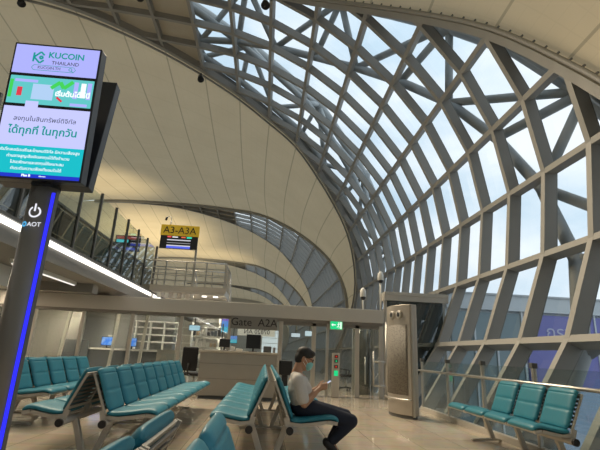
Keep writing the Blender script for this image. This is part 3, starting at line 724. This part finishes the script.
# ------------------------------------------------------------------ seating
def pad(path, w, th, grooves=(), ny=12, per=10, edge=0.10):
    # a soft pad along a side-on (u,z) path, w wide: rounded edges, sewn grooves across
    fine = []
    P_ = [V(p) for p in path]
    for i in range(len(P_)-1):
        for s in range(per): fine.append(cr(P_, i, s/per))
    fine.append(P_[-1]); n = len(fine); vs = []; fs = []
    def prof(t): return max(0.0, 1-abs(t)**5)**0.5
    for i, p in enumerate(fine):
        tan = (fine[min(i+1,n-1)] - fine[max(i-1,0)]).normalized(); nn = V((-tan.y, tan.x)); a = i/(n-1)
        e = prof(2*a-1)
        for gx in grooves: e *= 1 - 0.42*math.exp(-((a-gx)/0.018)**2)
        wf = w/2*(1 - 0.10*max(0, abs(2*a-1)-0.8)/0.2*1.0)
        for j in range(ny+1):
            b = -1 + 2*j/ny; h = th*(0.25+0.75*e*prof(b))*0.5 if 0 < i < n-1 else th*0.06
            if j in (0, ny): h = th*0.10
            vs.append((p.x + nn.x*h, b*wf, p.y + nn.y*h)); vs.append((p.x - nn.x*h, b*wf, p.y - nn.y*h))
    m = 2*(ny+1)
    for i in range(n-1):
        for j in range(ny):
            a = i*m+2*j; fs.append((a,a+2,a+m+2,a+m)); fs.append((a+1,a+m+1,a+m+3,a+3))
        fs.append((i*m,i*m+m,i*m+m+1,i*m+1)); q = i*m+2*ny; fs.append((q,q+1,q+m+1,q+m))
    for i in (0, n-1):
        for j in range(ny):
            a = i*m+2*j; fs.append((a,a+1,a+3,a+2))
    return vs, fs
def mir(vs, s, x0, y0): return [(x0 + s*x, y0 + y, z) for x, y, z in vs]
PITCH = 0.57
SEATP = pad([(0.205,0.440),(0.29,0.430),(0.45,0.448),(0.60,0.470),(0.675,0.462),(0.715,0.435)], 0.545, 0.060)
BACKP = pad([(0.228,0.458),(0.188,0.54),(0.138,0.665),(0.090,0.782),(0.064,0.830),(0.046,0.840)], 0.505, 0.062, grooves=(0.36,0.66))
SLAT = mat('shaded_slat_metal', (0.20, 0.19, 0.175), 0.5, 0.3)  # seat metal darkened: the shadow behind the backrests is put into the colour
def bench(name, xb, y0, n, sides, label, group=None, nobacks=(), gap=0.0):
    t = thing(name, (xb, y0 + n*PITCH/2, 0), label, 'bench', group); first = {}
    for s in sides:
        xc = xb + s*gap
        MB().tube([(xc+s*0.205,y0-0.03,0.345),(xc+s*0.205,y0+n*PITCH+0.03,0.345)], 0.034, 14).build('beam', SEATMETAL, t, smooth=True)
        for ye in (y0-0.055, y0+n*PITCH+0.025): MB().tube([(xc+s*0.205,ye,0.345),(xc+s*0.205,ye+0.03,0.345)], 0.038, 16).build('beam_end_cap', BLACK, t)
        for i in range(n):
            yc = y0 + (i+0.5)*PITCH
            if (s,'seat') not in first:
                kf = 1.0 if s > 0 else 0.80
                b = MB(); b.add(mir([(0.205+(x-0.205)*kf, y, z) for x,y,z in SEATP[0]], s, xc, yc), SEATP[1]); q = b.build('seat', TEAL, t, smooth=True)
                pn = MB()                                      # the pale pan under the cushion
                pr = [(0.205+(x-0.205)*kf, z) for x,z in ((0.19,0.398),(0.33,0.386),(0.47,0.404),(0.60,0.426),(0.70,0.414))]
                for a_, c_ in zip(pr, pr[1:]): pn.bar((xc+s*a_[0],yc,a_[1]), (xc+s*c_[0],yc,c_[1]), 0.50, 0.022, (0,0,1))
                for dy in (-0.262, 0.262):
                    for a_, c_ in zip(pr, pr[1:]): pn.bar((xc+s*a_[0],yc+dy,a_[1]-0.012), (xc+s*c_[0],yc+dy,c_[1]-0.012), 0.022, 0.035, (0,0,1))
                pn.bar((xc+s*0.205,yc,0.35), (xc+s*0.40,yc,0.375), 0.10, 0.03, (0,0,1)); pn.build('seat_pan', SEATMETAL, q)
                first[(s,'seat')] = q
            else:
                q = copy_tree(first[(s,'seat')], t); q.location.y = first[(s,'seat')].location.y + i*PITCH
            if i in nobacks: continue
            if (s,'back') not in first:
                b = MB(); b.add(mir(BACKP[0], s, xc, yc), BACKP[1]); q = b.build('backrest', TEAL, t, smooth=True)
                fr = MB()
                for dy in (-0.266, 0.266):
                    fr.bar((xc+s*0.235,yc+dy,0.33), (xc+s*0.195,yc+dy,0.47), 0.020, 0.055, (-s,0,0))
                    fr.bar((xc+s*0.195,yc+dy,0.47), (xc+s*0.040,yc+dy,0.820), 0.020, 0.022, (-s,0,0))
                fr.bar((xc+s*0.172,yc-0.266,0.48), (xc+s*0.172,yc+0.266,0.48), 0.03, 0.012, (-s,0,-0.4)); fr.bar((xc+s*0.048,yc-0.266,0.810), (xc+s*0.048,yc+0.266,0.810), 0.02, 0.012, (-s,0,-0.4))
                fr.build('back_frame', SEATMETAL, q); sl = MB()
                for k in range(8):
                    a_ = 0.06 + 0.125*k; x_ = 0.178-0.145*a_; z_ = 0.47+0.335*a_
                    sl.bar((xc+s*x_,yc-0.258,z_), (xc+s*x_,yc+0.258,z_), 0.024, 0.010, (-s,0,-0.4))
                sl.build('back_slats', SLAT, q); first[(s,'back')] = q; first['bi'+str(s)] = i
            else:
                f_ = first[(s,'back')]; q = copy_tree(f_, t); q.location.y = f_.location.y + (i-first['bi'+str(s)])*PITCH
    xc = xb
    legs = [y0+0.30] + ([y0 + n*PITCH/2] if n > 3 else []) + [y0+n*PITCH-0.30]
    for y in legs:
        for s in sides:
            MB().bar((xc+s*(gap+0.212),y,0.33), (xc+s*(gap+0.10),y,0.03), 0.055, 0.06, (-s,0,0.4)).build('leg', SEATMETAL, t, bevel=0.006)
        x0 = -0.40 if -1 in sides else -0.03; x1 = 0.40 if 1 in sides else 0.03
        b = MB(); b.sweep([(xc+x0,y,0.0),(xc+x0*0.55,y,0.012),(xc,y,0.02),(xc+x1*0.55,y,0.012),(xc+x1,y,0.0)], [(0,0,1)]*5, 0.07, 0.03); b.build('foot_bar', SEATMETAL, t, bevel=0.005)
    return t
bench('double_bench', -1.745, 4.88, 8, (-1,1), 'long back-to-back row of teal seats in the middle left, ending beside the gate counter', None)
bench('double_bench', -3.52, 6.5, 5, (-1,1), 'short back-to-back row of teal seats farthest left, behind the display pole')
bench('double_bench', 0.105, 4.88, 8, (-1,1), 'back-to-back row of teal seats that the man sits on')
bench('double_bench', -0.265, 2.02-3*PITCH, 3, (-1,1), 'nearest back-to-back teal seats cut off by the bottom of the photo', None, (), 0.035)
bench('window_bench', 3.48, 4.80, 4, (-1,), 'single row of teal seats in front of the glass railing and windows', None, nobacks=(3,))

# ------------------------------------------------------------------ display kiosk
kz = thing('display_kiosk', (-1.66, 3.13, 0), 'dark charging pole with a lit advertising screen and blue edge light', 'kiosk')
pl = MB(); pl.T = Matrix.Translation((-1.655,3.13,0)) @ Matrix.Diagonal((1.0,0.75,1,1)); pl.tube([(0,0,0.0),(0,0,2.16)], 0.098, 36); pole = pl.build('pole', POLE, kz, smooth=True)
pole.data.polygons[-1].use_smooth = False; pole.data.polygons[-2].use_smooth = False
pb = MB(); pb.tube([(-1.655,3.13,0),(-1.655,3.13,0.03)], 0.26, 32); pb.build('base_plate', DARKSTEEL, kz)
bx('led_strip', (-1.577,3.075,0.05), (-1.556,3.10,2.12), LED, kz); bx('edge_profile', (-1.558,3.085,0.03), (-1.551,3.13,2.14), DARKSTEEL, kz)
bx('neck', (-1.72,3.05,2.16), (-1.59,3.22,2.5), BEZEL, kz)
def ring(c, r, w, a0, a1, n=28, y=-0.002):
    vs = []; fs = []
    for i in range(n+1):
        a = a0 + (a1-a0)*i/n
        for q in (r-w/2, r+w/2): vs.append((c[0]+q*math.sin(a), c[1], c[2]+q*math.cos(a)))
    for i in range(n): fs.append((2*i,2*i+1,2*i+3,2*i+2))
    return vs, fs
def on_pole(x): return 3.13 - 0.75*math.sqrt(max(0, 0.098**2-(x+1.655)**2)) - 0.003
pw = MB()
v_, f_2 = ring((-1.655,0,1.965), 0.036, 0.011, math.radians(28), math.radians(332)); pw.add([(x,on_pole(x),z) for x,y,z in v_], f_2)
v_ = [(-1.661,0,1.97),(-1.649,0,1.97),(-1.649,0,2.025),(-1.661,0,2.025)]; pw.add([(x,on_pole(x),z) for x,y,z in v_], [(0,1,2,3)]); pw.build('power_symbol', LEDW, pole)
text('AOT', 0.044, (-1.638,on_pole(-1.638)-0.006,1.872), (1,0,0), (0,0,1), LEDW, pole)
gl = MB(); v_, f_2 = ring((-1.710,0,1.875), 0.014, 0.012, 0, 2*math.pi); gl.add([(x,on_pole(x)-0.004,z) for x,y,z in v_], f_2); gl.build('globe_emblem', emis('globe', (0.1,0.45,0.8), 0.8), pole)

def display(base, ez, name):
    ex = V((1,0,0)); ez = V(ez).normalized(); n = ex.cross(ez)        # n points away from the viewer side
    return lambda x, z, d=0.0: V(base) + ex*x + ez*z + n*d
WD, HD = 0.63, 1.052
F = display((-1.675,3.0,2.18), (0,-0.075,1.05), 'f')                 # n = +y side
def fbox(m_, x0, x1, z0, z1, d0, d1):
    c = [F(x,z,d) for d in (d0,d1) for x,z in ((x0,z0),(x1,z0),(x1,z1),(x0,z1))]
    return m_.add(c, [(3,2,1,0),(4,5,6,7),(0,1,5,4),(1,2,6,5),(2,3,7,6),(3,0,4,7)])
def n_front(): return (F(0,0,1)-F(0,0,0))
sgn = 1 if n_front().y > 0 else -1
dp = fbox(MB(), -WD/2, WD/2, 0, HD, 0, sgn*0.095).build('display', BEZEL, kz, bevel=0.004)
def panel(nm, x0, x1, t0, t1, m_, lift=0.002, par=None):               # t from the top edge, in display heights
    return fbox(MB(), x0, x1, HD*(1-t1), HD*(1-t0), -sgn*lift, -sgn*(lift-0.002)).build(nm, m_, par or dp)
LAV = emis('screen_lavender', (0.40,0.42,0.90), 0.92); LAV2 = emis('screen_lilac', (0.52,0.54,0.92), 0.95); TEALS = emis('screen_teal', (0.012,0.47,0.53), 0.95)
TEALT = emis('screen_teal_ink', (0.01,0.30,0.28), 0.9); INKS = emis('screen_ink', (0.06,0.07,0.10), 1.0); WHT = emis('screen_white', (0.85,0.95,0.98), 0.95)
hw = WD/2 - 0.014
panel('screen_top', -hw, hw, 0.014, 0.232, LAV); panel('screen_banner', -hw+0.004, hw-0.004, 0.255, 0.462, emis('screen_mint', (0.12,0.55,0.55), 0.9))
panel('screen_message', -hw, hw, 0.485, 0.765, LAV2); panel('screen_notice', -hw, hw, 0.765, 0.962, TEALS); panel('screen_footer', -hw, hw, 0.962, 0.988, emis('screen_blue', (0.02,0.04,0.55), 0.9))
panel('screen_notch', -0.16, -0.07, 0.44, 0.49, LAV2, 0.0025)
EXV, EZV = (1,0,0), (F(0,1)-F(0,0))
def lab(s, size, x, t, m_, lift=0.006, **k): return text(s, size, F(x, HD*(1-t), -sgn*lift), EXV, EZV, m_, dp, **k)
lab('KUCOIN', 0.066, 0.07, 0.085, TEALT, thick=0.0015); lab('THAILAND', 0.040, 0.07, 0.142, INKS); lab('KUCOIN.TH', 0.030, -0.04, 0.185, INKS)
lg = MB()                                                                # angular emblem
def stroke(a, b, w):
    pa, pb_ = F(a[0],HD*(1-a[1]),-sgn*0.005), F(b[0],HD*(1-b[1]),-sgn*0.005); lg.bar(pa, pb_, w, 0.001, F(0,0,-sgn)-F(0,0,0))
for a, b in (((-0.162,0.072),(-0.162,0.142)), ((-0.160,0.107),(-0.115,0.064)), ((-0.160,0.107),(-0.115,0.150)), ((-0.115,0.064),(-0.088,0.088)), ((-0.115,0.150),(-0.088,0.126)), ((-0.122,0.107),(-0.108,0.094)), ((-0.108,0.094),(-0.095,0.107)), ((-0.095,0.107),(-0.108,0.120)), ((-0.108,0.120),(-0.122,0.107))):
    stroke(a, b, 0.013)
lg.build('emblem', TEALT, dp)
sb = MB(); lg = sb
for a, b in (((-0.15,0.166),(0.135,0.166)), ((-0.15,0.205),(0.135,0.205)), ((-0.15,0.166),(-0.165,0.186)), ((-0.165,0.186),(-0.15,0.205)), ((0.135,0.166),(0.15,0.186)), ((0.15,0.186),(0.135,0.205))): stroke(a, b, 0.003)
for i in range(10):
    a0, a1 = i*0.628, (i+1)*0.628; stroke((0.113+0.011*math.cos(a0),0.184+0.0105*math.sin(a0)), (0.113+0.011*math.cos(a1),0.184+0.0105*math.sin(a1)), 0.004)
stroke((0.120,0.192),(0.132,0.202),0.005)
sb.build('search_bar', TEALT, dp)
GRN = emis('screen_green', (0.06,0.62,0.10), 0.9); REDS = emis('screen_red', (0.75,0.05,0.08), 0.85)
for x0,x1,t0,t1,m_ in ((-hw+0.008,-0.27,0.285,0.42,GRN), (-0.235,-0.20,0.34,0.405,REDS), (-0.26,-0.10,0.28,0.30,LAV), (-0.13,0.02,0.31,0.425,emis('screen_pale', (0.42,0.60,0.85), 0.9)), (0.16,0.19,0.275,0.40,LAV), (0.21,0.245,0.28,0.39,WHT), (0.255,0.285,0.275,0.40,LAV), (0.15,0.27,0.436,0.456,LAV)):
    panel('banner_shape', x0, x1, t0, t1, m_, 0.004)
lg = MB()
for a, b in (((0.0,0.335),(0.06,0.285)), ((0.06,0.285),(0.09,0.33)), ((0.09,0.33),(0.15,0.275))): stroke(a, b, 0.028)
lg.build('green_arrow', GRN, dp)
lg = MB(); stroke((0.05,0.40),(0.09,0.43),0.016); lg.build('red_arrow', REDS, dp)
lab('เริ่มต้นได้ที่นี่', 0.052, 0.16, 0.375, WHT, lift=0.008, thick=0.002)
lab('ลงทุนในสินทรัพย์ดิจิทัล', 0.048, 0.0, 0.575, INKS); lab('ได้ทุกที่ ในทุกวัน', 0.077, 0.0, 0.660, TEALT, thick=0.0015)
for i, s_ in enumerate(('คริปโทเคอร์เรนซีและโทเคนดิจิทัล มีความเสี่ยงสูง', 'ท่านอาจสูญเสียเงินลงทุนได้ทั้งจำนวน', 'โปรดศึกษาและลงทุนให้เหมาะสม', 'กับระดับความเสี่ยงที่ยอมรับได้')): lab(s_, 0.0295, 0.0, 0.80+0.043*i, WHT)
lab('Plan B', 0.024, -0.06, 0.975, WHT, thick=0.001); lab('eleven', 0.018, 0.05, 0.975, WHT)
# rear twin of the display
F = display((-1.695,3.24,2.19), (0,0.17,1.05), 'r'); sgn = 1
fbox(MB(), -WD/2, WD/2+0.015, 0, HD-0.045, 0, 0.095).build('rear_display', BEZEL, kz, bevel=0.004)
panel('rear_seam', -WD/2+0.01, WD/2-0.01, 0.50, 0.505, BLACK, par=kz)

# ------------------------------------------------------------------ the seated man
YM = 5.16
def remesh(mb, name, m_, parent, vox=0.008, it=4):
    o = mb.build(name, m_, parent)
    r = o.modifiers.new('r', 'REMESH'); r.mode = 'VOXEL'; r.voxel_size = vox; r.use_smooth_shade = True
    s_ = o.modifiers.new('s', 'SMOOTH'); s_.iterations = it; s_.factor = 0.5
    dg = bpy.context.evaluated_depsgraph_get(); me = bpy.data.meshes.new_from_object(o.evaluated_get(dg))
    o.modifiers.clear(); o.data = me
    for p in me.polygons: p.use_smooth = True
    return o
def Q(x, z, dy=0.0): return V((x, YM+dy, z))
man = thing('person', (0.48, YM, 0), 'seated man in grey t-shirt, navy trousers and face mask looking at a phone', 'person')
RH = Matrix.Rotation(math.radians(22), 3, 'Y')                        # head bowed towards the phone
HC = Q(0.455, 1.045)
def hd(x, y, z): return HC + RH @ V((x, y, z))
b = MB()
b.ell(hd(0,0,0.02), (0.094,0.074,0.105), RH); b.ell(hd(0.022,0,-0.055), (0.066,0.058,0.068), RH); b.ell(hd(0.055,0,-0.085), (0.030,0.034,0.026), RH)
b.ell(hd(0.098,0,-0.012), (0.018,0.013,0.026), RH); b.ell(hd(0.083,0,0.028), (0.018,0.05,0.012), RH); b.ell(hd(0.085,0,-0.055), (0.016,0.024,0.016), RH)
for s in (-1,1): b.ell(hd(-0.012,s*0.078,-0.008), (0.020,0.010,0.034), RH)
b.limb(Q(0.375,0.88), hd(-0.02,0,-0.06), 0.058, 0.054)
b.limb(Q(0.47,0.55), Q(0.43,0.66), 0.11, 0.105); b.limb(Q(0.43,0.66), Q(0.40,0.79), 0.105, 0.11); b.limb(Q(0.40,0.83,-0.15), Q(0.40,0.83,0.15), 0.05, 0.05)
HANDS = []
for s in (-1,1):
    sh, el, wr = Q(0.39,0.825,s*0.185), Q(0.455,0.595,s*0.225), Q(0.605,0.722,s*0.085)
    b.limb(sh, el, 0.050, 0.041); b.limb(el, el.lerp(wr,0.35), 0.041, 0.042); b.limb(el.lerp(wr,0.35), wr, 0.042, 0.027)
    pm = Q(0.655,0.757,s*0.052); RP = Matrix.Rotation(math.radians(-38), 3, 'Y')
    b.ell(pm, (0.045,0.019,0.036), RP); b.limb(wr, pm, 0.026, 0.024)
    for k, (ln, dz) in enumerate(((0.030,0.030),(0.034,0.012),(0.031,-0.006),(0.024,-0.023))):
        k0 = pm + V((0.030,-s*0.002,dz)); k1 = k0 + V((0.022+ln*0.3,-s*0.010,0.012)); k2 = k1 + V((0.004,-s*0.026,0.004))
        b.limb(k0, k1, 0.0095, 0.009); b.limb(k1, k2, 0.009, 0.008)
    th0 = pm + V((-0.012,-s*0.006,0.026)); th1 = th0 + V((0.018,-s*0.012,0.026)); b.limb(th0, th1, 0.011, 0.010); b.limb(th1, th1+V((0.022,-s*0.012,0.010)), 0.010, 0.008)
LEGS = []
for s, kx, kz_, ax, az in ((-1,0.975,0.435,0.775,0.225), (1,0.955,0.455,0.80,0.20)):
    hip, kn, an = Q(0.50,0.545,s*0.085), Q(kx,kz_,s*0.12), Q(ax,az,s*0.10+0.02)
    LEGS.append((hip,kn,an)); b.limb(hip, kn, 0.07, 0.052); b.limb(kn, an, 0.05, 0.035); b.limb(an, an+V((0.07,0,-0.14)), 0.034, 0.028)
body = remesh(b, 'body', SKIN, man, 0.0065, 3)
b = MB(); b.ell(Q(0.46,0.555), (0.145,0.185,0.115)); 
for hip, kn, an in LEGS:
    b.limb(hip, kn, 0.094, 0.073); b.limb(kn, kn.lerp(an,0.4), 0.073, 0.066); b.limb(kn.lerp(an,0.4), kn.lerp(an,0.93), 0.066, 0.055)
remesh(b, 'trousers', NAVY, man, 0.01, 5)
b = MB(); b.ell(Q(0.475,0.585), (0.150,0.175,0.090), Matrix.Rotation(math.radians(25),3,'Y')); b.limb(Q(0.455,0.60,-0.05), Q(0.42,0.72,-0.06), 0.128, 0.132); b.limb(Q(0.455,0.60,0.05), Q(0.42,0.72,0.06), 0.128, 0.132)
b.ell(Q(0.405,0.775), (0.120,0.185,0.110)); b.ell(Q(0.38,0.845), (0.075,0.125,0.062)); b.limb(Q(0.36,0.86,-0.05), Q(0.36,0.86,0.05), 0.05, 0.05); b.ell(Q(0.55,0.56), (0.085,0.155,0.065), Matrix.Rotation(math.radians(30),3,'Y'))
for s in (-1,1):
    sh, el = Q(0.39,0.825,s*0.185), Q(0.455,0.595,s*0.225); b.limb(Q(0.385,0.835,s*0.10), sh, 0.07, 0.068); b.limb(sh, sh.lerp(el,0.80), 0.068, 0.066)
remesh(b, 't_shirt', SHIRT, man, 0.009, 5)
b = MB(); b.ell(hd(-0.012,0,0.050), (0.101,0.083,0.085), RH); b.ell(hd(-0.045,0,0.005), (0.066,0.079,0.085), RH); b.ell(hd(0.055,0,0.088), (0.045,0.062,0.034), RH)
remesh(b, 'hair', HAIR, man, 0.008, 3)
b = MB(); b.ell(hd(0.070,0,-0.048), (0.050,0.064,0.054), RH); b.ell(hd(0.098,0,-0.022), (0.024,0.026,0.026), RH); mk = remesh(b, 'face_mask', MASK, man, 0.007, 3)
for s in (-1,1):
    MB().tube([hd(0.05,s*0.062,-0.028), hd(0.0,s*0.080,0.010), hd(-0.025,s*0.082,0.0)], 0.0028, 6).build('ear_loop', WHITE, mk, smooth=True)
    MB().tube([hd(0.05,s*0.062,-0.068), hd(0.0,s*0.078,-0.035), hd(-0.025,s*0.081,-0.012)], 0.0028, 6).build('ear_loop', WHITE, mk, smooth=True)
gm = MB()
for s in (-1,1):
    gm.tube([hd(0.098,s*0.035+0.022*math.cos(a*0.628),0.020+0.017*math.sin(a*0.628)) for a in range(11)], 0.0032, 6); gm.tube([hd(0.096,s*0.058,0.026), hd(0.03,s*0.080,0.022), hd(-0.015,s*0.082,0.018)], 0.003, 6)
gm.tube([hd(0.099,-0.014,0.022), hd(0.099,0.014,0.022)], 0.003, 6); gm.build('glasses', BLACK, man)
for s, (hip, kn, an) in zip((-1,1), LEGS):
    b = MB(); ball = V((an.x+0.085, an.y, 0.045)); heel = an + V((-0.055,0,-0.015))
    b.limb(heel, an + V((0.0,0,-0.055)), 0.042, 0.046); b.limb(an + V((0.0,0,-0.055)), ball, 0.047, 0.043); b.limb(heel, ball, 0.036, 0.040); b.limb(ball, ball + V((0.045,0,-0.010)), 0.040, 0.033)
    remesh(b, 'shoe', SHOE, man, 0.008, 3)
ph = thing('smartphone', (0.70, YM, 0.77), 'smartphone with a pale lit screen held in the seated man\'s hands', 'phone')
RPh = Matrix.Rotation(math.radians(-32), 3, 'Y')
b = MB(); b.T = Matrix.Translation(Q(0.705,0.785)) @ RPh.to_4x4(); b.box((-0.075,-0.038,-0.005), (0.075,0.038,0.004)); b.build('body', mat('phone_silver', (0.6,0.62,0.66), 0.3), ph, bevel=0.003)
b = MB(); b.T = Matrix.Translation(Q(0.705,0.785)) @ RPh.to_4x4(); b.box((-0.070,-0.034,0.004), (0.070,0.034,0.0055)); b.build('screen', emis('phone_screen', (0.6,0.72,1.0), 0.9), ph)
